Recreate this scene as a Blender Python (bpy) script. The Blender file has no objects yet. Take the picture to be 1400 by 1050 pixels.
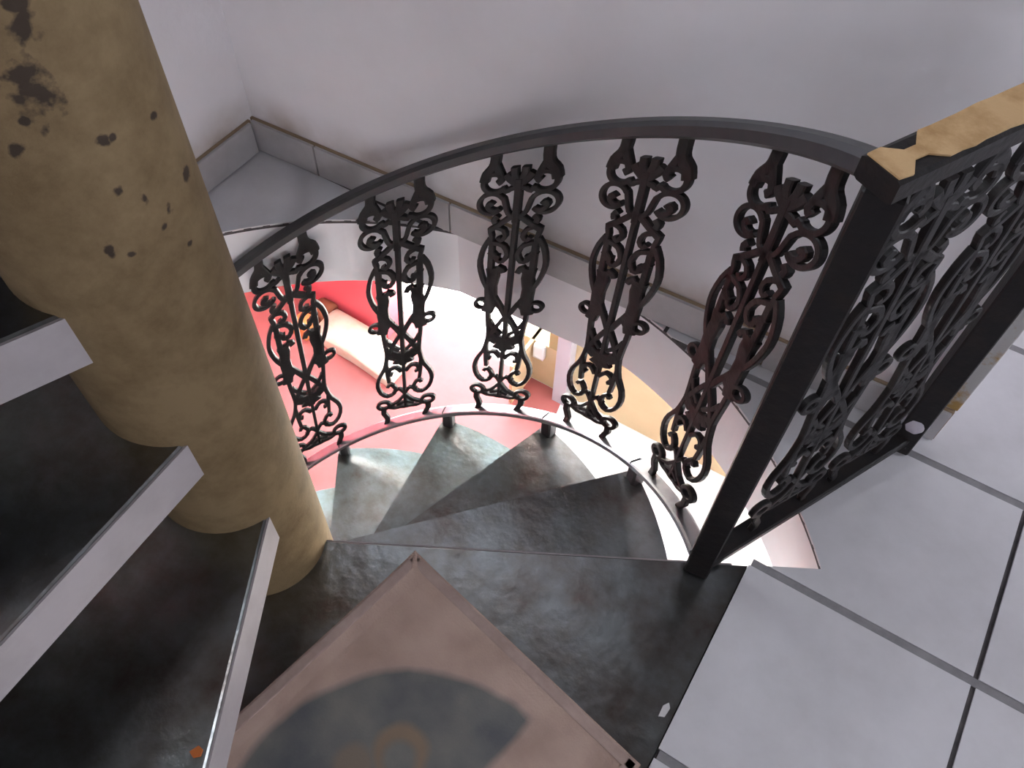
import bpy, bmesh, math, random
from mathutils import Vector, Matrix
random.seed(4)
C = bpy.context.scene.collection
SC = bpy.context.scene

# ------------------------------------------------------------------ camera
cam_d = bpy.data.cameras.new('camera')
cam_d.sensor_width = 36.0
cam_d.lens = 1150.0 / 1400.0 * 36.0
cam_d.clip_start = 0.02
cam = bpy.data.objects.new('camera', cam_d)
C.objects.link(cam)
Rm = Matrix(((0.848, -0.444, 0.291), (0.530, 0.686, -0.499), (0.021, 0.577, 0.816)))
_x = Vector((Rm[0][0], Rm[1][0], Rm[2][0])).normalized()
_z = Vector((Rm[0][2], Rm[1][2], Rm[2][2]))
_z = (_z - _x * _z.dot(_x)).normalized()
_y = _z.cross(_x)
cam.matrix_world = Matrix(((_x.x, _y.x, _z.x, 0), (_x.y, _y.y, _z.y, 0), (_x.z, _y.z, _z.z, 1.55), (0, 0, 0, 1)))
SC.camera = cam

# ------------------------------------------------------------------ world, sun, exposure
w = bpy.data.worlds.new('sky')
SC.world = w
w.use_nodes = True
bg = w.node_tree.nodes['Background']
bg.inputs[0].default_value = (0.88, 0.92, 1.0, 1)
bg.inputs[1].default_value = 12.0
sun_d = bpy.data.lights.new('sun', 'SUN')
sun_d.energy = 90.0
sun_d.color = (1.0, 0.93, 0.82)
sun_d.angle = 0.012
sun = bpy.data.objects.new('sun', sun_d)
C.objects.link(sun)
sun.rotation_euler = (-Vector((-0.02, 0.0, -1.0))).to_track_quat('Z', 'Y').to_euler()


def portal(name, loc, direction, sx, sy):
    d = bpy.data.lights.new(name, 'AREA')
    d.shape = 'RECTANGLE'
    d.size = sx
    d.size_y = sy
    d.cycles.is_portal = True
    o = bpy.data.objects.new(name, d)
    C.objects.link(o)
    o.location = loc
    o.rotation_euler = (-Vector(direction)).to_track_quat('Z', 'Y').to_euler()
    return o


SC.view_settings.view_transform = 'Standard'
SC.view_settings.look = 'None'
SC.view_settings.exposure = 0.12
SC.view_settings.gamma = 1.0
SC.view_settings.use_curve_mapping = False

# ------------------------------------------------------------------ materials


def mat(name, col, rough=0.6, spec=0.5, metal=0.0, noise=None, bump=None, coat=0.0):
    """col base colour; noise=(scale, colour2, amount low, high); bump=(scale, strength)"""
    m = bpy.data.materials.new(name)
    m.use_nodes = True
    nt = m.node_tree
    b = nt.nodes['Principled BSDF']
    b.inputs['Base Color'].default_value = (*col, 1)
    b.inputs['Roughness'].default_value = rough
    b.inputs['Specular IOR Level'].default_value = spec
    b.inputs['Metallic'].default_value = metal
    b.inputs['Coat Weight'].default_value = coat
    if noise or bump:
        tc = nt.nodes.new('ShaderNodeTexCoord')
    if noise:
        sc, c2, lo, hi = noise
        n = nt.nodes.new('ShaderNodeTexNoise')
        n.inputs['Scale'].default_value = sc
        n.inputs['Detail'].default_value = 6
        n.inputs['Roughness'].default_value = 0.65
        nt.links.new(tc.outputs['Object'], n.inputs['Vector'])
        r = nt.nodes.new('ShaderNodeValToRGB')
        r.color_ramp.elements[0].position = lo
        r.color_ramp.elements[0].color = (*col, 1)
        r.color_ramp.elements[1].position = hi
        r.color_ramp.elements[1].color = (*c2, 1)
        nt.links.new(n.outputs['Fac'], r.inputs['Fac'])
        nt.links.new(r.outputs['Color'], b.inputs['Base Color'])
    if bump:
        n2 = nt.nodes.new('ShaderNodeTexNoise')
        n2.inputs['Scale'].default_value = bump[0]
        n2.inputs['Detail'].default_value = 5
        nt.links.new(tc.outputs['Object'], n2.inputs['Vector'])
        bp = nt.nodes.new('ShaderNodeBump')
        bp.inputs['Strength'].default_value = bump[1]
        bp.inputs['Distance'].default_value = 0.01
        nt.links.new(n2.outputs['Fac'], bp.inputs['Height'])
        nt.links.new(bp.outputs['Normal'], b.inputs['Normal'])
    return m


M = {}
M['plaster'] = mat('white_plaster', (0.83, 0.80, 0.83), 0.85, 0.2, noise=(2.2, (0.76, 0.73, 0.75), 0.35, 0.75), bump=(40, 0.12))
M['rim'] = mat('rim_plaster', (0.88, 0.87, 0.89), 0.8, 0.2, noise=(6, (0.83, 0.81, 0.82), 0.4, 0.8), bump=(30, 0.1))
M['tile'] = mat('floor_tile', (0.66, 0.645, 0.67), 0.45, 0.35, noise=(5, (0.55, 0.535, 0.55), 0.35, 0.75))
M['grout'] = mat('dark_grout', (0.06, 0.055, 0.06), 0.9, 0.1, noise=(30, (0.12, 0.11, 0.11), 0.3, 0.7))
M['ceiling'] = mat('dark_ceiling_boards', (0.04, 0.032, 0.027), 0.8, 0.2)
M['ceiling_blue'] = mat('pale_blue_ceiling', (0.60, 0.84, 0.90), 0.8, 0.2)  # unseen ceiling, tinted blue to give the treads a teal reflection
M['grout_grey'] = mat('worn_grey_grout', (0.30, 0.29, 0.30), 0.9, 0.1, noise=(20, (0.22, 0.21, 0.22), 0.3, 0.7))
M['base_tile'] = mat('baseboard_tile', (0.47, 0.45, 0.46), 0.4, 0.4, noise=(8, (0.38, 0.36, 0.36), 0.35, 0.7))
M['base_mortar'] = mat('baseboard_mortar', (0.30, 0.22, 0.15), 0.9, 0.1)
M['iron'] = mat('black_iron', (0.011, 0.0095, 0.010), 0.5, 0.22, noise=(25, (0.019, 0.014, 0.012), 0.45, 0.75), bump=(60, 0.15))
M['iron_flat'] = mat('worn_flat_bar', (0.46, 0.46, 0.48), 0.28, 0.6, metal=0.9, noise=(10, (0.30, 0.28, 0.28), 0.4, 0.75))
M['iron_rail'] = mat('painted_rail', (0.026, 0.025, 0.028), 0.45, 0.4, noise=(14, (0.038, 0.034, 0.034), 0.4, 0.8))
M['peel'] = mat('peeling_tan_paint', (0.50, 0.33, 0.17), 0.75, 0.25, noise=(16, (0.33, 0.19, 0.08), 0.42, 0.66), bump=(50, 0.3))
M['peel_pale'] = mat('peeling_pale_paint', (0.42, 0.41, 0.40), 0.7, 0.25, noise=(13, (0.34, 0.21, 0.07), 0.5, 0.62), bump=(50, 0.3))
M['tread'] = mat('dark_metal_tread', (0.265, 0.285, 0.29), 0.29, 0.5, metal=0.95, noise=(7, (0.145, 0.115, 0.098), 0.38, 0.7), bump=(35, 0.15))
M['edge'] = mat('white_tread_edge', (0.40, 0.365, 0.375), 0.7, 0.3, noise=(9, (0.33, 0.30, 0.30), 0.4, 0.8))
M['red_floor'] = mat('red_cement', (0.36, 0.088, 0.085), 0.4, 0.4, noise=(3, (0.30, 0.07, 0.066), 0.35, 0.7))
M['sunlit_floor'] = mat('sunlit_floor_tone', (0.80, 0.78, 0.78), 0.4, 0.4, noise=(3, (0.72, 0.68, 0.67), 0.35, 0.7))  # sunlight on the lower floor, put into its colour
M['red_wall'] = mat('red_wall_paint', (0.74, 0.11, 0.14), 0.6, 0.3)
M['tan_wall'] = mat('tan_wall_paint', (0.66, 0.50, 0.31), 0.8, 0.2, noise=(4, (0.60, 0.45, 0.27), 0.4, 0.8))
M['white_wall'] = mat('lower_white_wall', (0.8, 0.79, 0.8), 0.8, 0.2)
M['concrete'] = mat('pale_concrete', (0.75, 0.74, 0.72), 0.9, 0.1)
M['cream'] = mat('cream_fabric', (0.82, 0.72, 0.58), 0.9, 0.1, noise=(12, (0.74, 0.60, 0.42), 0.45, 0.75), bump=(14, 0.5))
M['brown'] = mat('brown_fabric', (0.22, 0.07, 0.04), 0.9, 0.1)
M['orange'] = mat('orange_fabric', (0.75, 0.28, 0.10), 0.9, 0.1)
M['orange_scrap'] = mat('orange_scrap', (0.55, 0.16, 0.04), 0.7, 0.3)
M['flake'] = mat('plaster_flake', (0.62, 0.60, 0.60), 0.9, 0.2)
M['grey_paint'] = mat('grey_jamb_paint', (0.48, 0.45, 0.50), 0.7, 0.3)
M['shaded_jamb'] = mat('shaded_tan_jamb', (0.42, 0.34, 0.17), 0.8, 0.2)  # shade on the tan jamb, put into the colour
M['white_cloth'] = mat('white_cloth', (0.86, 0.86, 0.86), 0.9, 0.1)


def add_scuffs(m):
    """brown scuffs and splashes on the plaster just above the baseboard"""
    nt = m.node_tree
    L = nt.links.new
    b = nt.nodes['Principled BSDF']
    src = b.inputs['Base Color'].links[0].from_socket
    tc = nt.nodes.new('ShaderNodeTexCoord')
    sp = nt.nodes.new('ShaderNodeSeparateXYZ')
    L(tc.outputs['Object'], sp.inputs[0])
    mr = nt.nodes.new('ShaderNodeMapRange')
    mr.interpolation_type = 'SMOOTHSTEP'
    mr.inputs['From Min'].default_value = 0.09; mr.inputs['From Max'].default_value = 0.22
    mr.inputs['To Min'].default_value = 1.0; mr.inputs['To Max'].default_value = 0.0
    L(sp.outputs['Z'], mr.inputs['Value'])
    n = nt.nodes.new('ShaderNodeTexNoise')
    n.inputs['Scale'].default_value = 5; n.inputs['Detail'].default_value = 5
    L(tc.outputs['Object'], n.inputs['Vector'])
    m2 = nt.nodes.new('ShaderNodeMapRange')
    m2.inputs['From Min'].default_value = 0.35; m2.inputs['From Max'].default_value = 0.75
    L(n.outputs['Fac'], m2.inputs['Value'])
    mu = nt.nodes.new('ShaderNodeMath'); mu.operation = 'MULTIPLY'
    ab = nt.nodes.new('ShaderNodeMath'); ab.operation = 'GREATER_THAN'
    L(sp.outputs['Z'], ab.inputs[0]); ab.inputs[1].default_value = 0.0
    m3 = nt.nodes.new('ShaderNodeMath'); m3.operation = 'MULTIPLY'
    L(mr.outputs[0], m3.inputs[0]); L(ab.outputs[0], m3.inputs[1])
    L(m3.outputs[0], mu.inputs[0]); L(m2.outputs[0], mu.inputs[1])
    mx = nt.nodes.new('ShaderNodeMix'); mx.data_type = 'RGBA'
    L(mu.outputs[0], mx.inputs['Factor']); L(src, mx.inputs['A'])
    mx.inputs['B'].default_value = (0.36, 0.29, 0.24, 1)
    L(mx.outputs['Result'], b.inputs['Base Color'])


add_scuffs(M['plaster'])


def column_material(stains):
    m = bpy.data.materials.new('mottled_cream_column')
    m.use_nodes = True
    nt = m.node_tree
    L = nt.links.new
    b = nt.nodes['Principled BSDF']
    b.inputs['Roughness'].default_value = 0.7
    b.inputs['Specular IOR Level'].default_value = 0.25
    tc = nt.nodes.new('ShaderNodeTexCoord')
    n = nt.nodes.new('ShaderNodeTexNoise')
    n.inputs['Scale'].default_value = 9
    n.inputs['Detail'].default_value = 7
    n.inputs['Roughness'].default_value = 0.7
    L(tc.outputs['Object'], n.inputs['Vector'])
    r = nt.nodes.new('ShaderNodeValToRGB')
    r.color_ramp.elements[0].position = 0.32
    r.color_ramp.elements[0].color = (0.135, 0.090, 0.043, 1)
    r.color_ramp.elements[1].position = 0.58
    r.color_ramp.elements[1].color = (0.215, 0.152, 0.080, 1)
    L(n.outputs['Fac'], r.inputs['Fac'])
    # chips and stains of the worn paint: irregular blobs at fixed places on the column
    n2 = nt.nodes.new('ShaderNodeTexNoise')
    n2.inputs['Scale'].default_value = 70
    n2.inputs['Detail'].default_value = 3
    L(tc.outputs['Object'], n2.inputs['Vector'])
    prev = None
    for (x, y, z, rad, st) in stains:
        sub = nt.nodes.new('ShaderNodeVectorMath'); sub.operation = 'SUBTRACT'
        L(tc.outputs['Object'], sub.inputs[0]); sub.inputs[1].default_value = (x, y, z)
        mul = nt.nodes.new('ShaderNodeVectorMath'); mul.operation = 'MULTIPLY'
        L(sub.outputs[0], mul.inputs[0]); mul.inputs[1].default_value = (1, 1, st)
        ln = nt.nodes.new('ShaderNodeVectorMath'); ln.operation = 'LENGTH'
        L(mul.outputs[0], ln.inputs[0])
        dv = nt.nodes.new('ShaderNodeMath'); dv.operation = 'DIVIDE'
        L(ln.outputs['Value'], dv.inputs[0]); dv.inputs[1].default_value = rad
        if prev is None:
            prev = dv
        else:
            mn = nt.nodes.new('ShaderNodeMath'); mn.operation = 'MINIMUM'
            L(prev.outputs[0], mn.inputs[0]); L(dv.outputs[0], mn.inputs[1]); prev = mn
    ad = nt.nodes.new('ShaderNodeMath'); ad.operation = 'MULTIPLY_ADD'
    L(n2.outputs['Fac'], ad.inputs[0]); ad.inputs[1].default_value = 3.6
    L(prev.outputs[0], ad.inputs[2])
    mr = nt.nodes.new('ShaderNodeMapRange')
    mr.inputs['From Min'].default_value = 2.5
    mr.inputs['From Max'].default_value = 3.1
    mr.inputs['To Min'].default_value = 0.93
    mr.inputs['To Max'].default_value = 0.0
    L(ad.outputs[0], mr.inputs['Value'])
    mx = nt.nodes.new('ShaderNodeMix'); mx.data_type = 'RGBA'
    L(mr.outputs[0], mx.inputs['Factor'])
    L(r.outputs['Color'], mx.inputs['A'])
    mx.inputs['B'].default_value = (0.035, 0.024, 0.018, 1)
    L(mx.outputs['Result'], b.inputs['Base Color'])
    bp = nt.nodes.new('ShaderNodeBump')
    bp.inputs['Strength'].default_value = 0.25
    bp.inputs['Distance'].default_value = 0.01
    L(n.outputs['Fac'], bp.inputs['Height'])
    L(bp.outputs['Normal'], b.inputs['Normal'])
    return m


def mat_print():
    """woven mat: dusty pink-brown with a printed dark blue-grey round motif (flat print)"""
    m = bpy.data.materials.new('printed_mat')
    m.use_nodes = True
    nt = m.node_tree
    L = nt.links.new
    b = nt.nodes['Principled BSDF']
    b.inputs['Roughness'].default_value = 0.95
    b.inputs['Specular IOR Level'].default_value = 0.1
    tc = nt.nodes.new('ShaderNodeTexCoord')
    n = nt.nodes.new('ShaderNodeTexNoise')
    n.inputs['Scale'].default_value = 9
    n.inputs['Detail'].default_value = 6
    L(tc.outputs['Object'], n.inputs['Vector'])

    def ramp(c1, c2):
        r = nt.nodes.new('ShaderNodeValToRGB')
        r.color_ramp.elements[0].position = 0.35; r.color_ramp.elements[0].color = (*c1, 1)
        r.color_ramp.elements[1].position = 0.68; r.color_ramp.elements[1].color = (*c2, 1)
        L(n.outputs['Fac'], r.inputs['Fac'])
        return r

    def math_(op, a, bb):
        q = nt.nodes.new('ShaderNodeMath'); q.operation = op
        for i, v in enumerate((a, bb)):
            if isinstance(v, (int, float)):
                q.inputs[i].default_value = v
            else:
                L(v, q.inputs[i])
        return q.outputs[0]
    base = ramp((0.42, 0.30, 0.25), (0.55, 0.41, 0.345))
    dark = ramp((0.125, 0.13, 0.138), (0.22, 0.215, 0.195))
    tan = ramp((0.31, 0.235, 0.16), (0.25, 0.19, 0.14))
    sp = nt.nodes.new('ShaderNodeSeparateXYZ')
    # wobbled coordinates, so that the print's outline is soft
    n3 = nt.nodes.new('ShaderNodeTexNoise'); n3.inputs['Scale'].default_value = 14
    L(tc.outputs['Object'], n3.inputs['Vector'])
    wob = nt.nodes.new('ShaderNodeVectorMath'); wob.operation = 'SCALE'
    L(n3.outputs['Color'], wob.inputs[0]); wob.inputs['Scale'].default_value = 0.016
    av = nt.nodes.new('ShaderNodeVectorMath'); av.operation = 'ADD'
    L(tc.outputs['Object'], av.inputs[0]); L(wob.outputs[0], av.inputs[1])
    L(av.outputs[0], sp.inputs[0])
    X, Y = sp.outputs['X'], sp.outputs['Y']

    def soft(v, edge, width=0.008):  # 1 where v < edge
        q = nt.nodes.new('ShaderNodeMapRange')
        q.inputs['From Min'].default_value = edge - width; q.inputs['From Max'].default_value = edge + width
        q.inputs['To Min'].default_value = 1; q.inputs['To Max'].default_value = 0
        L(v, q.inputs['Value'])
        return q.outputs[0]

    def circ(cx, cy):
        a = math_('SUBTRACT', X, cx); c_ = math_('SUBTRACT', Y, cy)
        return math_('SQRT', math_('ADD', math_('MULTIPLY', a, a), math_('MULTIPLY', c_, c_)), 0)
    disc = soft(circ(0.388, -0.388), 0.318)
    left = soft(X, 0.388)
    mask = math_('MULTIPLY', disc, left)
    arch = math_('MULTIPLY', soft(circ(0.262, -0.262), 0.048), math_('SUBTRACT', 1.0, soft(circ(0.268, -0.270), 0.030)))
    arch2 = math_('MULTIPLY', soft(circ(0.215, -0.330), 0.034), 1.0)
    tanm = math_('MAXIMUM', arch, math_('MULTIPLY', arch2, 0.6))
    m1 = nt.nodes.new('ShaderNodeMix'); m1.data_type = 'RGBA'
    L(mask, m1.inputs['Factor']); L(base.outputs[0], m1.inputs['A']); L(dark.outputs[0], m1.inputs['B'])
    m2 = nt.nodes.new('ShaderNodeMix'); m2.data_type = 'RGBA'
    L(math_('MULTIPLY', mask, tanm), m2.inputs['Factor']); L(m1.outputs['Result'], m2.inputs['A']); L(tan.outputs[0], m2.inputs['B'])
    L(m2.outputs['Result'], b.inputs['Base Color'])
    n4 = nt.nodes.new('ShaderNodeTexNoise'); n4.inputs['Scale'].default_value = 220
    L(tc.outputs['Object'], n4.inputs['Vector'])
    bp = nt.nodes.new('ShaderNodeBump'); bp.inputs['Strength'].default_value = 0.4; bp.inputs['Distance'].default_value = 0.003
    L(n4.outputs['Fac'], bp.inputs['Height']); L(bp.outputs['Normal'], b.inputs['Normal'])
    return m


# ------------------------------------------------------------------ helpers


def finish(name, bm, material, parent=None, smooth=False):
    me = bpy.data.meshes.new(name)
    bmesh.ops.recalc_face_normals(bm, faces=bm.faces)
    bm.to_mesh(me)
    bm.free()
    for mm in (material if isinstance(material, (list, tuple)) else [material]):
        me.materials.append(mm)
    if smooth:
        for p in me.polygons:
            p.use_smooth = True
    o = bpy.data.objects.new(name, me)
    C.objects.link(o)
    if parent:
        o.parent = parent
    return o


def box_bm(x0, x1, y0, y1, z0, z1, bevel=0.0):
    bm = bmesh.new()
    bmesh.ops.create_cube(bm, size=1)
    for v in bm.verts:
        v.co = Vector(((x0 + x1) / 2 + v.co.x * (x1 - x0), (y0 + y1) / 2 + v.co.y * (y1 - y0), (z0 + z1) / 2 + v.co.z * (z1 - z0)))
    if bevel:
        bmesh.ops.bevel(bm, geom=bm.edges[:], offset=bevel, segments=1, affect='EDGES')
    return bm


def prism_bm(pts, z0, z1, bm=None, bevel=0.0):
    bm = bm or bmesh.new()
    a = [bm.verts.new((p[0], p[1], z0)) for p in pts]
    b = [bm.verts.new((p[0], p[1], z1)) for p in pts]
    n = len(pts)
    bm.faces.new(a[::-1])
    top = bm.faces.new(b)
    for i in range(n):
        bm.faces.new((a[i], a[(i + 1) % n], b[(i + 1) % n], b[i]))
    if bevel:
        bmesh.ops.bevel(bm, geom=list(top.edges), offset=bevel, segments=1, affect='EDGES')
    return bm


def struct(name, bm, m, parent=None):
    o = finish(name, bm, m, parent)
    if parent is None:
        o['kind'] = 'structure'
    return o


def empty(name, loc, label=None, cat=None, group=None):
    o = bpy.data.objects.new(name, None)
    o.empty_display_size = 0.1
    C.objects.link(o)
    o.location = loc
    if label:
        o['label'] = label
        o['category'] = cat
    if group:
        o['group'] = group
    return o


def tag(o, label, cat, group=None):
    o['label'] = label
    o['category'] = cat
    if group:
        o['group'] = group
    return o


def spline(pts, sub=4):
    """Catmull-Rom through the points"""
    P = [Vector(p) for p in pts]
    if len(P) < 3:
        return P
    out = []
    for i in range(len(P) - 1):
        p0 = P[i - 1] if i > 0 else P[i] * 2 - P[i + 1]
        p1, p2 = P[i], P[i + 1]
        p3 = P[i + 2] if i + 2 < len(P) else P[i + 1] * 2 - P[i]
        for k in range(sub):
            t = k / sub
            out.append(0.5 * ((2 * p1) + (-p0 + p2) * t + (2 * p0 - 5 * p1 + 4 * p2 - p3) * t * t + (-p0 + 3 * p1 - 3 * p2 + p3) * t ** 3))
    out.append(P[-1])
    return out


def sweep(bm, pts, wid, dep, up=None, taper=None, chamfer=0.3, map_=None):
    """sweep a chamfered rectangle along pts. wid lies across, dep along the 'up' direction.
    map_: optional function applied to every finished vertex"""
    n = len(pts)
    rings = []
    for i, p in enumerate(pts):
        t = (pts[min(i + 1, n - 1)] - pts[max(i - 1, 0)])
        if t.length < 1e-9:
            t = Vector((0, 0, 1))
        t.normalize()
        u = up(i) if callable(up) else (up or Vector((0, 0, 1)))
        s = t.cross(u).normalized()
        d = s.cross(t).normalized()
        k = taper[i] if taper else 1.0
        a, b = wid * k / 2, dep / 2
        ca, cb = a * (1 - chamfer), b * (1 - chamfer)
        prof = [(a, cb), (ca, b), (-ca, b), (-a, cb), (-a, -cb), (-ca, -b), (ca, -b), (a, -cb)]
        ring = []
        for (x, y) in prof:
            q = p + s * x + d * y
            if map_:
                q = map_(q)
            ring.append(bm.verts.new(q))
        rings.append(ring)
    for i in range(n - 1):
        for j in range(8):
            bm.faces.new((rings[i][j], rings[i][(j + 1) % 8], rings[i + 1][(j + 1) % 8], rings[i + 1][j]))
    bm.faces.new(rings[0][::-1])
    bm.faces.new(rings[-1])
    return bm


def boolean_cut(o, cutter):
    md = o.modifiers.new('cut', 'BOOLEAN')
    md.operation = 'DIFFERENCE'
    md.solver = 'EXACT'
    md.object = cutter
    dg = bpy.context.evaluated_depsgraph_get()
    dg.update()
    me = bpy.data.meshes.new_from_object(o.evaluated_get(dg))
    o.modifiers.clear()
    old = o.data
    o.data = me
    me.name = old.name


# ------------------------------------------------------------------ scene measures
AX, AY = -0.771, 0.364          # stair axis
RC = 0.123                      # column radius
RISE = 0.275
WE, HY2 = 0.298, 3.2           # end of the back wall, far end of the passage beside it
HX, HY, HR = -0.637, 0.293, 1.030   # round opening in the floor
WY, WX = 1.255, -1.575          # wall faces
LOW = -2.75                     # lower floor
SLAB = -0.235                   # underside of floor slab
TOP = 2.75


def wy(x):
    """front face of the back wall: it runs 2.3 degrees off the tile grid"""
    return 1.255 + 0.040 * (x - WX)


R29 = math.radians(29.0)


def nose_pt(t):
    return (AX + math.cos(R29) * t, AY + math.sin(R29) * t)


# where the straight edge of the opening meets the circle
t = 0.5
while math.hypot(nose_pt(t)[0] - HX, nose_pt(t)[1] - HY) < HR:
    t += 0.001
HC = nose_pt(t)
PX = 0.07                       # edge of the tiles against the landing step
PYT = AY + (PX - AX) * math.tan(R29)
a0 = math.atan2(HC[1] - HY, HC[0] - HX)
aR = math.asin((wy(-0.38) - HY) / HR)
aL = math.pi - math.asin((wy(-0.90) - HY) / HR)
aW = math.pi - math.asin(math.sqrt(max(0, 1 - ((HX - WX) / HR) ** 2)))


def arc(a, b, n, r=HR, cx=HX, cy=HY):
    return [(cx + math.cos(a + (b - a) * i / n) * r, cy + math.sin(a + (b - a) * i / n) * r) for i in range(n + 1)]


# ------------------------------------------------------------------ setting: floor slab, walls, ceiling
floor = struct('floor', prism_bm([(PX, PYT)] + arc(a0, aR, 24) + [(HX + math.cos(aR) * HR, 1.42), (WE, 1.42), (WE, HY2), (2.4, HY2), (2.4, -2.0), (PX, -2.0)], SLAB, -0.014), M['rim'])
corner_slab = finish('slab', prism_bm(arc(aL, aW, 20) + [(WX - 0.15, HY + math.sin(aW) * HR), (WX - 0.15, 1.42), (HX + math.cos(aL) * HR, 1.42)], SLAB, -0.014), M['rim'], floor)
aB = 2 * math.pi - aW
aE = 2 * math.pi - math.acos((-0.80 - HX) / HR)
finish('slab', prism_bm(arc(aB, aE, 20) + [(-0.80, -2.0), (WX, -2.0)], SLAB, -0.003), M['rim'], floor)
# grout bed under the tiles
bed = finish('grout_bed', prism_bm([(PX, PYT)] + arc(a0, aR, 24) + [(WE, 1.42), (WE, HY2), (2.4, HY2), (2.4, -2.0), (PX, -2.0)], -0.014, -0.004), M['grout'], floor)
finish('grout_bed', prism_bm(arc(aL, aW, 20) + [(WX, 1.30)], -0.014, -0.004), M['grout'], floor)
# floor tiles on a 42 cm grid, those at the round opening cut to it
cutter = finish('cutter', prism_bm([(PX, -3.0), (PX, PYT), HC] + arc(a0, math.pi * 1.6, 90)[1:] + [(-3.0, -3.0)][:0] + [(-2.9, -0.9), (-2.9, -3.0)], -0.2, 0.2), M['rim'])
G = 0.42
for i in range(-4, 6):
    for j in range(-5, 8):
        x0, x1 = 0.09 + G * i + 0.005, 0.09 + G * (i + 1) - 0.005
        y0, y1 = G * j + 0.009, G * (j + 1) - 0.009
        if i == 0:
            x0 = PX
        x0, x1 = max(x0, WX), min(x1, 2.4)
        y0, y1 = max(y0, -2.0), min(y1, HY2 if x0 > 0 else 1.34)
        if j == 3 and i == 0:      # this cell meets the end of the back wall
            finish('tile', box_bm(x0, WE, y0, 1.335, -0.006, 0.0), M['tile'], floor)
        if j >= 3 and i >= 0:
            x0 = max(x0, WE)
        if x1 - x0 < 0.02 or y1 - y0 < 0.02:
            continue
        # skip tiles that lie wholly inside the opening
        cs = [(x0, y0), (x0, y1), (x1, y0), (x1, y1)]
        inside = [math.hypot(px - HX, py - HY) < HR or px < PX and py < PYT for (px, py) in cs]
        if x1 < PX + 0.03 and all(py < 0.8 for (_, py) in cs):
            continue
        zt = random.uniform(-0.0008, 0.0008)
        tl = finish('tile', box_bm(x0, x1, y0, y1, -0.006, 0.0 + zt), M['tile'], floor)
        near = any(inside) or (x0 < 0.25 and y1 > 0.6)
        if near:
            boolean_cut(tl, cutter)
            if len(tl.data.polygons) < 4:
                bpy.data.objects.remove(tl)
                continue
# grey grout raised almost to the tile face along one direction; the joints across it stay dark and open
for j in range(-4, 8):
    x0 = WE if j > 2 else PX
    if j == 3:
        x0 = -0.27
    finish('grout_line', box_bm(x0 + 0.004, 2.39, G * j - 0.0085, G * j + 0.0085, -0.006, -0.0015), M['grout_grey'], floor)
bpy.data.objects.remove(cutter)

wb = struct('wall_back', prism_bm([(WX - 0.15, wy(WX - 0.15)), (WE, wy(WE)), (WE, wy(WE) + 0.15), (WX - 0.15, wy(WX) + 0.17)], SLAB, TOP), M['plaster'])
finish('corner_bead', box_bm(WE - 0.036, WE + 0.003, wy(WE) - 0.005, wy(WE) + 0.03, 0.106, TOP, 0.002), M['peel_pale'], wb)['label'] = 'pale corner strip with peeling tan edge'
struct('wall_passage', box_bm(WE - 0.15, WE, wy(WE) + 0.15, HY2 + 0.15, -0.014, TOP), M['plaster'])
struct('wall_far', box_bm(WE, 2.55, HY2, HY2 + 0.15, -0.014, TOP), M['plaster'])
# left wall below floor level does not exist: the lower room runs on under it


def wall_with_opening(name, axis, pos, th, a0_, a1_, z0, z1, o0, o1, oz0, oz1, m):
    bm = bmesh.new()
    rects = [(a0_, o0, z0, z1), (o1, a1_, z0, z1), (o0, o1, z0, oz0), (o0, o1, oz1, z1)]
    for (p, q, c, d) in rects:
        if q - p < 1e-4 or d - c < 1e-4:
            continue
        if axis == 'x':
            b2 = box_bm(pos, pos + th, p, q, c, d)
        else:
            b2 = box_bm(p, q, pos, pos + th, c, d)
        me = bpy.data.meshes.new('t')
        b2.to_mesh(me)
        b2.free()
        bm.from_mesh(me)
        bpy.data.meshes.remove(me)
    return struct(name, bm, m)


wall_with_opening('wall_right', 'x', 2.4, 0.15, 0.3, HY2, -0.014, TOP, 1.9, 2.9, 0.9, 1.9, M['plaster'])
wall_with_opening('wall_right_near', 'x', 2.4, 0.15, -2.15, 0.3, -0.014, TOP, -1.6, -0.45, 1.25, 2.08, M['plaster'])  # opening added out of view to light the mat and walls
portal('fill_portal_near', (2.56, -1.025, 1.665), (-1, 0, 0), 1.15, 0.83)  # belongs to the added opening
struct('wall_front', box_bm(WX, 2.4, -2.15, -2.0, SLAB, TOP), M['plaster'])
wall_with_opening('wall_left', 'x', WX - 0.15, 0.15, -2.15, WY, SLAB, TOP, 0.2, 1.15, 1.6, 2.62, M['plaster'])
portal('window_portal_right', (2.56, 2.4, 1.4), (-1, 0, 0), 1.0, 1.0)
portal('window_portal_left', (WX - 0.16, 0.675, 2.11), (1, 0, 0), 0.95, 1.02)
struct('ceiling', prism_bm([(WX - 0.15, -2.15), (2.55, -2.15), (2.55, HY2 + 0.15), (WE - 0.15, HY2 + 0.15), (WE - 0.15, 1.42), (WX - 0.15, 1.42)], TOP, TOP + 0.1), M['ceiling'])

# baseboards: mortar backing with tiles set in it
def strip(x0, x1, d0, d1, z0, z1):
    return prism_bm([(x0, wy(x0) - d0), (x1, wy(x1) - d0), (x1, wy(x1) - d1), (x0, wy(x0) - d1)], z0, z1)


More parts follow.
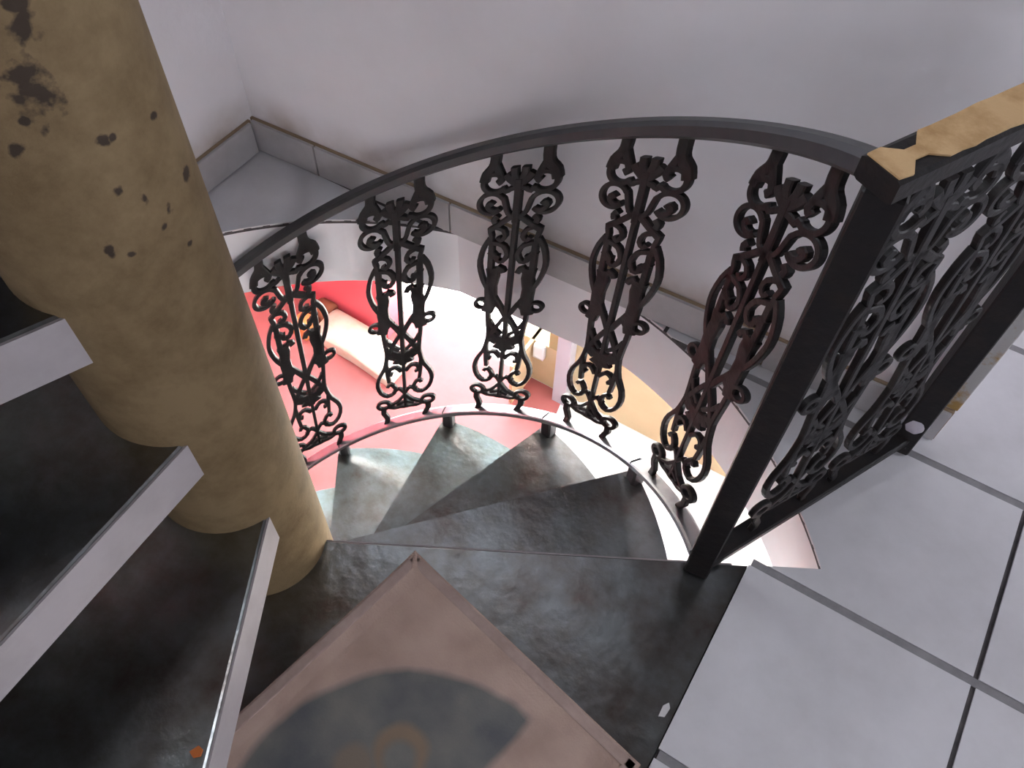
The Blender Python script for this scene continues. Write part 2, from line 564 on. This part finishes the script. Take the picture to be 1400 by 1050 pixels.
bb = struct('baseboard_back', strip(WX, WE, 0.008, 0.0, -0.004, 0.1025), M['base_mortar'])
xs = [WX + 0.004] + [-1.36 + G * k for k in range(0, 10) if -1.36 + G * k < 0.2] + [WE]
for k in range(len(xs) - 1):
    e = random.uniform(-.0006, .0006)
    finish('tile', strip(xs[k] + 0.003, xs[k + 1] - 0.003, 0.016 + e, 0.006, 0.003, 0.099), M['base_tile'], bb)
bl = struct('baseboard_left', box_bm(WX, WX + 0.008, 0.60, WY - 0.017, -0.004, 0.1025), M['base_mortar'])
ys = [WY - 0.019, 0.93, 0.61]
for k in range(2):
    finish('tile', box_bm(WX + 0.006, WX + 0.016, ys[k + 1] + 0.003, ys[k] - 0.003, 0.003, 0.099, 0.0015), M['base_tile'], bl)

# ------------------------------------------------------------------ setting: the room below
LX0, LX1, LY0 = -4.2, 1.8, -2.2
RY, TY = 2.50, 2.74             # red wall with the doorway, tan wall set further back
DX0, DX1 = -2.40, -1.46         # doorway
lf = struct('floor_lower', box_bm(LX0, LX1, LY0, TY, LOW - 0.1, LOW), M['sunlit_floor'])  # pale right side paints sunlight; unseen parts pale to cut red bounce
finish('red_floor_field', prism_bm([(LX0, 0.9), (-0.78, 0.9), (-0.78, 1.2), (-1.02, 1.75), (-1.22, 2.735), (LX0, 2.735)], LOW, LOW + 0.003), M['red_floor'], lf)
wr = struct('wall_lower_red', box_bm(LX0, DX0, RY, RY + 0.15, LOW, -1.86), M['red_wall'])  # stops low: unseen open band added above it to light treads and rim
finish('pier', box_bm(LX0, LX0 + 0.3, RY, RY + 0.15, -1.86, SLAB), M['red_wall'], wr)
finish('pier', box_bm(DX0 - 0.12, DX0, RY, RY + 0.15, -1.86, SLAB), M['red_wall'], wr)
struct('wall_lower_left', box_bm(LX0 - 0.15, LX0, LY0, RY + 0.15, LOW, SLAB), M['red_wall'])
struct('wall_lower_right', box_bm(LX1, LX1 + 0.15, LY0, TY + 0.15, LOW, SLAB), M['white_wall'])
struct('wall_lower_front', box_bm(LX0, LX1, LY0 - 0.15, LY0, LOW, SLAB), M['white_wall'])
# lower ceiling beyond the upper walls (the slab runs on)
struct('ceiling_lower', box_bm(LX0, WE, 1.42, TY + 0.15, SLAB, SLAB + 0.2), M['ceiling_blue'])
struct('ceiling_lower_left', box_bm(LX0, WX - 0.15, LY0, 1.42, SLAB, SLAB + 0.2), M['ceiling_blue'])
struct('ceiling_lower_front', box_bm(WX - 0.15, LX1, LY0, -2.0, SLAB, SLAB + 0.2), M['ceiling_blue'])
# tan wall with a window above a low parapet, right of the doorway
WZ, JX = -2.37, -1.357          # sill height and right jamb of the small window
bm = box_bm(DX1 - 0.02, DX1, RY, TY + 0.15, LOW, WZ)
tw = struct('wall_lower_tan', wall_bm := box_bm(-1.20, LX1, TY, TY + 0.15, LOW, -1.86), M['tan_wall'])  # also stops low for the added light opening above
finish('pier', box_bm(-1.20, -1.05, TY, TY + 0.15, -1.86, SLAB), M['tan_wall'], tw)
finish('pier', box_bm(LX1 - 0.25, LX1, TY, TY + 0.15, -1.86, SLAB), M['tan_wall'], tw)
finish('parapet', box_bm(DX1 - 0.1, -1.20, TY, TY + 0.15, LOW, WZ), M['tan_wall'], tw)
finish('return_wall', bm, M['tan_wall'], tw)
struct('trim_1', box_bm(-1.266, -1.18, TY - 0.08, TY - 0.004, LOW, SLAB), M['grey_paint'])
struct('trim_2', box_bm(JX, -1.201, TY - 0.002, TY + 0.22, WZ + 0.002, SLAB), M['shaded_jamb'])  # jamb face coloured darker for the shade on it
portal('doorway_portal', ((DX0 + DX1) / 2, RY + 0.17, (LOW + SLAB) / 2), (0, -1, 0), DX1 - DX0, SLAB - LOW)
portal('fill_portal_red', ((LX0 + DX0) / 2, RY + 0.17, -1.05), (0, -1, 0), DX0 - LX0 - .4, 1.6)  # added opening over the red wall, out of view
portal('fill_portal_tan', ((LX1 - 1.05) / 2, TY + 0.17, -1.05), (0, -1, 0), LX1 + .8, 1.6)  # added opening over the tan wall, out of view
struct('ground', box_bm(-14, 10, TY + 0.15, 16, LOW - 0.2, LOW - 0.06), M['concrete'])
struct('doorstep', box_bm(DX0, DX1, RY, TY + 0.15, LOW - 0.1, LOW + 0.002), M['concrete'])

# ------------------------------------------------------------------ spiral staircase
stair = empty('spiral_staircase', (AX, AY, LOW), 'spiral staircase of dark wedge treads around a thick mottled cream column', 'staircase')


def loc_(o):
    """put a part modelled in stair-axis coordinates under the staircase empty"""
    o.parent = stair
    o.location = (0, 0, -LOW)
    return o


stain_px = [(-26.3, 1.103, 0.026, 0.62), (-26.0, 1.119, 0.020, 0.9), (-19.1, 1.158, 0.016, 0.8), (-17.5, 1.177, 0.015, 1), (-42.0, 1.052, 0.011, 1),
            (-9.8, 1.036, 0.009, 1), (-5.0, 1.033, 0.006, 1), (28.5, 0.934, 0.011, 1), (-13.7, 0.978, 0.008, 1), (-28.0, 0.917, 0.008, 0.6), (0.3, 0.908, 0.008, 1),
            (6.3, 0.924, 0.007, 0.7), (-34.0, 1.08, 0.007, 1), (20.0, 1.02, 0.007, 1), (-3.0, 0.955, 0.006, 0.6), (10.0, 0.865, 0.006, 1), (-20.0, 0.90, 0.006, 1)]
stains = [(RC * math.cos(math.radians(a)), RC * math.sin(math.radians(a)), z, r_ * 0.60, st) for (a, z, r_, st) in stain_px]
bm = bmesh.new()
NS = 64
rings = []
zs = [LOW + (TOP - LOW) * k / 40 for k in range(41)]
for z in zs:
    rings.append([bm.verts.new((RC * (1 + 0.006 * math.sin(3 * z + 2 * math.pi * k / NS)) * math.cos(2 * math.pi * k / NS),
                                RC * (1 + 0.006 * math.sin(2.3 * z + 4 * math.pi * k / NS)) * math.sin(2 * math.pi * k / NS), z)) for k in range(NS)])
for i in range(40):
    for k in range(NS):
        bm.faces.new((rings[i][k], rings[i][(k + 1) % NS], rings[i + 1][(k + 1) % NS], rings[i + 1][k]))
bm.faces.new(rings[0][::-1])
bm.faces.new(rings[-1])
loc_(finish('column', bm, column_material(stains), smooth=True))['label'] = 'mottled cream column with dark chips'

RT = 0.865
OFF = 0.085


def line_pt(ang, off, r):
    """point at radius r on the line with direction ang and left offset off from the axis"""
    u = (math.cos(ang), math.sin(ang))
    n_ = (-u[1], u[0])
    tt = math.sqrt(max(0, r * r - off * off))
    return (u[0] * tt + n_[0] * off, u[1] * tt + n_[1] * off)


def tread(phi_deg, z, wedge=29.0, rt=RT, edge=True):
    bv = 0.004 if edge else 0.0
    ph = math.radians(phi_deg)
    front_out = line_pt(ph, OFF, rt)
    front_in = line_pt(ph, OFF, 0.100)
    a1_ = math.atan2(front_out[1], front_out[0])
    pts = [front_in, front_out]
    n = 10
    for k in range(1, n + 1):
        a = a1_ - math.radians(wedge) * k / n
        pts.append((rt * math.cos(a), rt * math.sin(a)))
    pts.append((0.02 * math.cos(a), 0.02 * math.sin(a)))
    tr = loc_(finish('tread', prism_bm(pts, z - 0.085, z, bevel=bv), M['tread']))
    if not edge:
        return tr
    # white painted front edge
    u = Vector((math.cos(ph), math.sin(ph), 0))
    n_ = Vector((-u.y, u.x, 0))
    i_, o_ = Vector((*line_pt(ph, OFF, 0.118), 0)), Vector((*front_out, 0))
    q = [i_, o_ - u * 0.001, o_ - u * 0.001 + n_ * 0.004, i_ + n_ * 0.004]
    finish('tread_edge', prism_bm([(p.x, p.y) for p in q], z - 0.084, z - 0.0025), M['edge'], tr)
    return tr


def outer_angle(phi_deg):
    p = line_pt(math.radians(phi_deg), OFF, RT)
    return math.degrees(math.atan2(p[1], p[0]))


down = [(48.0, 1), (72.3, 2), (97.4, 3), (124.0, 4), (148.5, 5), (173.0, 6), (197.5, 7), (222.0, 8), (246.5, 9)]
up = [(-61.0, 1), (-87.5, 2), (-113.0, 3), (-138.0, 4), (-163.0, 5)]
for ph, k in down:
    tread(ph, -RISE * k, edge=False)
for ph, k in up:
    tread(ph, RISE * k, wedge=75.0)
# landing step, level with the tiles
pl = [(math.cos(R29) * 0.10, math.sin(R29) * 0.10), (PX - AX - 0.0006, PYT - AY - 0.0005), (PX - AX - 0.0006, -1.9 - AY)]
pl += [(math.cos(math.radians(-92)) * 1.6, math.sin(math.radians(-92)) * 1.6), (math.cos(math.radians(-92)) * 0.1, math.sin(math.radians(-92)) * 0.1)]
ls = loc_(finish('landing_step', prism_bm(pl, -0.085, -0.004, bevel=0.0015), M['tread']))
ls['label'] = 'large dark landing step level with the tiles'
u = Vector((math.cos(R29), math.sin(R29), 0))
n_ = Vector((-u.y, u.x, 0))
q = [u * 0.124, u * 0.93, u * 0.93 + n_ * 0.004, u * 0.124 + n_ * 0.004]
finish('tread_edge', prism_bm([(p.x, p.y) for p in q], -0.084, -0.0060), M['edge'], ls)

# ------------------------------------------------------------------ railings: ornamental cast balusters


def ring(cx, cy, r, a_from, a_to, r_end=None, n=14):
    r_end = r if r_end is None else r_end
    out = []
    for k in range(n + 1):
        f = k / n
        a = math.radians(a_from + (a_to - a_from) * f)
        rr = r + (r_end - r) * f
        out.append((cx + rr * math.cos(a), cy + rr * math.sin(a)))
    return out


# strokes of one half of the casting: (part, points, width, smooth?)
HALF = [
    ('foot', [(.074, -.012), (.068, .028), (.080, .062), (.078, .095)], .015),
    ('base_curl', ring(.078, .112, .021, 250, -110), .011),
    ('base_curl', [(.062, .098), (.04, .088), (.02, .09), (.0, .088)], .011),
    ('base_curl', [(.0, .165), (.025, .125), (.055, .105)], .010),
    ('base_curl', [(.0, .12), (.03, .105)], .010),
    ('lower_lobe', [(.05, .42), (.056, .37), (.066, .325), (.086, .28), (.093, .235), (.083, .19), (.06, .165), (.036, .18), (.032, .21), (.048, .235), (.058, .222)], .011),
    ('lower_lobe', [(.058, .36), (.056, .30), (.052, .25)], .010),
    ('lower_lobe', [(.008, .30), (.026, .325), (.046, .318), (.05, .295), (.038, .288)], .011),
    ('lower_lobe', [(.0, .17), (.018, .20), (.04, .185)], .010),
    ('knot_leaf', [(.0, .34), (.014, .375), (.036, .405), (.052, .395)], .018),
    ('knot_leaf', [(.0, .385), (.024, .392), (.04, .375)], .022),
    ('knot_leaf', [(.0, .36), (.016, .355), (.03, .362)], .018),
    ('lattice', [(.052, .40), (.054, .44), (.058, .49), (.060, .53)], .011),
    ('lattice', [(.046, .405), (.028, .45), (.008, .49), (.0, .50)], .012),
    ('lattice', [(.012, .415), (.038, .445), (.052, .475)], .010),
    ('lattice', [(.0, .49), (.02, .535), (.045, .585), (.058, .63)], .013),
    ('ear', ring(.083, .548, .018, 215, -160, n=16), .009),
    ('leaf_bar', [(.062, .515), (.056, .545), (.054, .585), (.056, .625), (.05, .665), (.055, .70)], .028),
    ('leaf_bar', [(.045, .54), (.03, .56), (.028, .545)], .012),
    ('leaf_bar', [(.05, .67), (.032, .705), (.02, .685)], .014),
    ('side_loop', [(.062, .61), (.078, .645), (.090, .69), (.093, .73), (.083, .78), (.066, .815)], .011),
    ('side_loop', [(.059, .64), (.060, .71), (.060, .80)], .014),
    ('upper_curl', [(.064, .80), (.045, .795), (.026, .785), (.014, .755), (.026, .728), (.042, .732), (.042, .752)], .012),
    ('upper_curl', [(.064, .765), (.05, .748), (.045, .74)], .016),
    ('shoulder', [(.064, .79), (.062, .82), (.068, .848), (.05, .852), (.030, .842), (.024, .82), (.036, .806), (.044, .818)], .011),
    ('shoulder', [(.0, .90), (.018, .885), (.040, .865), (.066, .845)], .014),
    ('scroll', [(.0, .885), (.022, .900), (.030, .925), (.036, .948)] + ring(.070, .932, .036, 150, -150, .030, 18), .0125),
    ('scroll', [(.044, .916), (.056, .910), (.070, .914), (.078, .926), (.072, .936), (.064, .928)], .015),
    ('scroll', [(.048, .893), (.058, .880), (.054, .868)], .016),
    ('top_scroll', [(.004, .985), (.02, .98), (.032, .972)] + ring(.064, 1.000, .031, 215, 490, .028, 16), .014),
    ('top_scroll', [(.092, 1.005), (.086, 1.03), (.074, 1.045), (.066, 1.062), (.064, 1.10), (.064, 1.19)], .024),
    ('top_scroll', [(.064, 1.06), (.052, 1.032), (.045, 1.01), (.055, 1.0)], .018),
    ('crown', [(.0, .995), (.012, 1.022), (.014, 1.045)], .016),
    ('crown', [(.0, .990), (.022, 1.010), (.034, 1.026)], .017),
]
CENTRE = [
    ([(.0, .088), (.0, .30), (.0, .40)], .011),
    ([(.0, .38), (.0, .49), (.0, .52)], .014),
    ([(.0, .50), (.0, .70), (.0, .90)], .015),
    ([(.0, .87), (.0, .93), (.0, 1.01)], .020),
]


def baluster(parent, base, udir, ndir, lean, shear, vs, scale=1.0, top=None):
    """one casting: stem mesh with its ornaments as children"""
    def mp(q):
        uu, vv, dd = q.x * scale, q.y * vs, q.z
        p = Vector(base) + udir * (uu + lean * vv) + Vector((0, 0, 1)) * (vv + shear * uu) + ndir * dd
        if top:
            p.z = min(p.z, top(p))      # legs end inside the handrail
        return p
    Zp = Vector((0, 0, 1))
    bm = bmesh.new()
    for pts, wd in CENTRE:
        sweep(bm, spline([(p[0], p[1], 0) for p in pts], 3), wd, .013, Zp, map_=mp)
    stem = finish('baluster', bm, M['iron'], parent)
    parts = {}
    for name, pts, wd in HALF:
        for s in (1, -1):
            key = (name, s) if name not in ('crown', 'knot_leaf') else (name, 0)
            bm = parts.setdefault(key, bmesh.new())
            pp = [(p[0] * s, p[1], 0.0) for p in pts]
            P = spline(pp, 2) if len(pp) > 2 else spline([pp[0], ((pp[0][0] + pp[1][0]) / 2, (pp[0][1] + pp[1][1]) / 2, 0), pp[1]], 1)
            sweep(bm, P, wd * (1.10 if 'scroll' in name else 1.28), .012, Zp, map_=mp)
    for (name, s), bm in parts.items():
        finish(name, bm, M['iron'], stem)
    return stem


# helical railing down the outer ends of the treads
RH = 0.855
rail = empty('spiral_railing', (AX + RH * math.cos(R29), AY + RH * math.sin(R29), 0), 'curved black wrought iron railing winding down the spiral stair', 'railing')


def helix(th, dz):
    a = math.radians(th)
    return Vector((AX + RH * math.cos(a), AY + RH * math.sin(a), -RISE * (th - 28.8) / 25.0 + dz))


def hand_off(th):
    d = th - 28.8
    return 0.985 + 0.035 * (1 - math.exp(-max(d, -20) / 18.0)) + 0.0006 * d


def into(o, root):
    o.parent = root
    o.matrix_parent_inverse = Matrix.Translation(root.location).inverted()
    return o


bm = bmesh.new()
sweep(bm, [helix(th, hand_off(th)) for th in [28.8 + k * 2.5 for k in range(0, 78)]], .038, .030, chamfer=0.45)
into(finish('handrail', bm, M['iron_rail'], smooth=False), rail)
bm = bmesh.new()
sweep(bm, [helix(th, 0.045) for th in [28.8 + k * 2.5 for k in range(0, 78)]], .038, .016, chamfer=0.25)
into(finish('bottom_rail', bm, M['iron_flat']), rail)
for i, th in enumerate([43.8, 67.6, 89.4, 111.8, 133.6, 157.0, 181.0, 205.0]):
    a = math.radians(th)
    n_ = Vector((math.cos(a), math.sin(a), 0))
    u = Vector((math.sin(a), -math.cos(a), 0))
    base = helix(th, 0.045)
    vs = (hand_off(th) - 0.045) / 1.075

    def under_rail(p):
        t_ = math.degrees(math.atan2(p.y - AY, p.x - AX))
        while t_ < th - 90:
            t_ += 360
        return helix(t_, hand_off(t_)).z
    b = baluster(rail, base, u, n_, 0.055, 0.56, vs, top=under_rail)
    b.matrix_parent_inverse = Matrix.Translation(rail.location).inverted()
for ph, k in down[:7]:
    th = outer_angle(ph) - 1.6
    p = helix(th, 0.0)
    zt = -RISE * k
    bm = bmesh.new()
    sweep(bm, [Vector((p.x, p.y, zt - 0.001)), Vector((p.x, p.y, zt + 0.02)), Vector((p.x, p.y, p.z + 0.045))], .036, .036, Vector((math.cos(math.radians(th)), math.sin(math.radians(th)), 0)))
    into(finish('bracket', bm, M['iron_rail']), rail)

# straight guard on the landing, from the stair post to the end of the back wall
P1 = Vector((-0.014, 0.777, 0))
P2 = Vector((0.236, 1.267, 0))
gd = (P2 - P1).normalized()
gn = Vector((gd.y, -gd.x, 0))
guard = empty('landing_guard', P1, 'straight iron guard with peeling tan top rail between post and wall end', 'railing')
GH = 0.985


def post_bm(p, z0, z1, wd):
    bm = bmesh.new()
    ca, sa = math.cos(0.10), math.sin(0.10)
    gx, gy = Vector((ca, sa, 0)), Vector((-sa, ca, 0))
    pts = [(p + gx * a * wd / 2 + gy * b_ * wd / 2) for a, b_ in ((-1, -1), (1, -1), (1, 1), (-1, 1))]
    prism_bm([(q.x, q.y) for q in pts], z0, z1, bm)
    bmesh.ops.bevel(bm, geom=bm.edges[:], offset=0.003, segments=1, affect='EDGES')
    return bm


for p, z0 in ((P1, -0.004), (P2, 0.0)):
    into(finish('post', post_bm(p, z0, GH - 0.012, 0.047), M['iron']), guard)
L = (P2 - P1).length
bm = bmesh.new()
sweep(bm, [P1 - gd * 0.028 + Vector((0, 0, GH + 0.004)), P1 + gd * L * 0.5 + Vector((0, 0, GH + 0.004)), P2 + gd * 0.034 + Vector((0, 0, GH + 0.004))], .052, .030, chamfer=0.2)
tr = into(finish('top_rail', bm, M['iron']), guard)
# layer of tan filler and paint left on the top face
bm = bmesh.new()
N = 34
lt, rt_ = [], []
for k in range(N + 1):
    f = k / N
    c0 = P1 + gd * (-0.026 + (L + 0.058) * f) + Vector((0, 0, GH + 0.019))
    g = 0.35 if 2 <= k <= 3 else 1.0
    lt.append(c0 - gn * (0.0235 + random.uniform(-.001, .001)) * g)
    rt_.append(c0 + gn * (0.0228 + random.uniform(-.002, .001)) * g)
up_ = Vector((0, 0, 0.0022))
v0 = [bm.verts.new(p) for p in lt]; v1 = [bm.verts.new(p) for p in rt_]
v2 = [bm.verts.new(p + up_) for p in lt]; v3 = [bm.verts.new(p + up_) for p in rt_]
for k in range(N):
    bm.faces.new((v0[k], v0[k + 1], v2[k + 1], v2[k]))
    bm.faces.new((v1[k + 1], v1[k], v3[k], v3[k + 1]))
    bm.faces.new((v2[k], v2[k + 1], v3[k + 1], v3[k]))
    bm.faces.new((v1[k], v1[k + 1], v0[k + 1], v0[k]))
bm.faces.new((v0[0], v2[0], v3[0], v1[0])); bm.faces.new((v0[N], v1[N], v3[N], v2[N]))
into(finish('paint_layer', bm, M['peel']), guard)['label'] = 'peeling tan paint on the top rail'
bm = bmesh.new()
sweep(bm, [P1 + Vector((0, 0, .012)), P1 + gd * L * .5 + Vector((0, 0, .028)), P2 + Vector((0, 0, .045))], .040, .022, chamfer=0.2)
into(finish('bottom_rail', bm, M['iron']), guard)
for f in (0.192, 0.396):
    b = baluster(guard, P1 + gd * f + Vector((0, 0, .03)), gd, gn, -0.07, 0, (GH - .035) / 1.10, 0.90, top=lambda p: GH)
    b.matrix_parent_inverse = Matrix.Translation(guard.location).inverted()
bm = bmesh.new()
bmesh.ops.create_icosphere(bm, subdivisions=2, radius=1)
for v in bm.verts:
    v.co = P2 + Vector((0.0, -0.004, 0.100)) + Vector((v.co.x * .030, v.co.y * .026, v.co.z * .035))
into(finish('base_collar', bm, M['grey_paint'], smooth=True), guard)['label'] = 'grey lump of mortar at the foot of the post'

# ------------------------------------------------------------------ door mat on the landing step
bm = bmesh.new()
MW, ML, MT = 0.565, 0.86, 0.008
nx, ny = 24, 36
grid = [[None] * (ny + 1) for _ in range(nx + 1)]
for i in range(nx + 1):
    for j in range(ny + 1):
        x, y = MW * i / nx, -ML * j / ny
        e = min(x, MW - x, -y, ML + y)
        z = MT + (0.0035 if 0.004 < e < 0.030 else 0.0) + 0.0012 * math.sin(7 * x + 3 * y) + (0.006 * max(0, 1 - math.hypot(x, y) / 0.06))
        grid[i][j] = bm.verts.new((x, y, z))
for i in range(nx):
    for j in range(ny):
        bm.faces.new((grid[i][j], grid[i][j + 1], grid[i + 1][j + 1], grid[i + 1][j]))
ext = bmesh.ops.extrude_face_region(bm, geom=bm.faces[:])
for v in [g for g in ext['geom'] if isinstance(g, bmesh.types.BMVert)]:
    v.co.z = 0.0
dm = finish('door_mat', bm, mat_print())
dm.location = (-0.498, 0.499, -0.004)
dm.rotation_euler = (0, 0, math.atan2(-0.196, 0.98))
tag(dm, 'worn pinkish brown door mat with dark round print lying on the landing step', 'mat')
bm = bmesh.new()
hem = [(.014, -.014), (MW - .014, -.014), (MW - .014, -ML + .014), (.014, -ML + .014), (.014, -.014)]
for k in range(4):
    a, b_ = Vector((*hem[k], MT + .0035)), Vector((*hem[k + 1], MT + .0035))
    e_ = (b_ - a).normalized() * 0.010
    sweep(bm, [a - e_, (a + b_) / 2, b_ + e_], .020, .004)
M['hem'] = mat('mat_hem', (0.38, 0.28, 0.245), 0.95, 0.1, noise=(20, (0.48, 0.37, 0.33), 0.35, 0.7))
finish('hem', bm, M['hem'], dm)

# small litter
bm = bmesh.new()
pts = [(0, 0), (.010, -.003), (.017, .004), (.014, .012), (.005, .013)]
prism_bm(pts, 0, .003, bm)
sc = finish('paper_scrap', bm, M['orange_scrap'])
sc.location = (-0.500, -0.005, RISE)
tag(sc, 'tiny orange scrap lying on the lowest upper tread', 'scrap')
bm = bmesh.new()
prism_bm([(0, 0), (.010, .004), (.012, .022), (.006, .030), (-.001, .020)], 0, .004, bm)
fk = finish('plaster_flake', bm, M['flake'])
fk.location = (0.046, 0.478, -0.004)
tag(fk, 'small white flake at the edge between landing step and tiles', 'flake')

# ------------------------------------------------------------------ things in the room below
def soft_block(sx, sy, sz, seed, amp):
    random.seed(seed)
    bm = box_bm(0, sx, 0, sy, 0, sz)
    bmesh.ops.subdivide_edges(bm, edges=bm.edges[:], cuts=5, use_grid_fill=True)
    ph = [random.uniform(0, 6) for _ in range(6)]
    for v in bm.verts:
        x, y, z = v.co
        k = 1 - 0.25 * (abs(2 * x / sx - 1) ** 6 + abs(2 * y / sy - 1) ** 6) * 0.5
        v.co.z = z * k + (amp * math.sin(11 * x + ph[0]) * math.cos(16 * y + ph[1]) if z > sz * .5 else 0)
        v.co.x += amp * .6 * math.sin(13 * y + ph[2] + 9 * z)
        v.co.y += amp * .6 * math.sin(12 * x + ph[3] + 8 * z)
        v.co.z = max(0, v.co.z)
    return bm


cu = finish('floor_cushion', soft_block(.64, .24, .10, 3, .008), M['cream'], smooth=True)
cu.location = (-2.80, 2.235, LOW)
cu.rotation_euler = (0, 0, math.radians(-4))
tag(cu, 'long cream cushion lying on the red floor below, beside the bright doorway', 'cushion')
pw = finish('pillow', soft_block(.13, .15, .12, 5, .008), M['brown'], smooth=True)
pw.location = (-2.93, 2.335, LOW)
tag(pw, 'small dark brown pillow against the red wall below', 'pillow')
bg_ = finish('cloth_bag', soft_block(.11, .12, .13, 8, .008), M['orange'], smooth=True)
bg_.location = (-2.94, 2.20, LOW)
tag(bg_, 'orange cloth bundle at the far end of the cream cushion', 'bag')
bm = bmesh.new()
for k in range(2):
    pass
cl = finish('cloth', soft_block(.07, .03, .13, 9, .004), M['white_cloth'], smooth=True)
cl.location = (-1.445, TY - 0.036, WZ - .11)
tag(cl, 'white cloth hanging over the tan parapet in the room below', 'cloth')
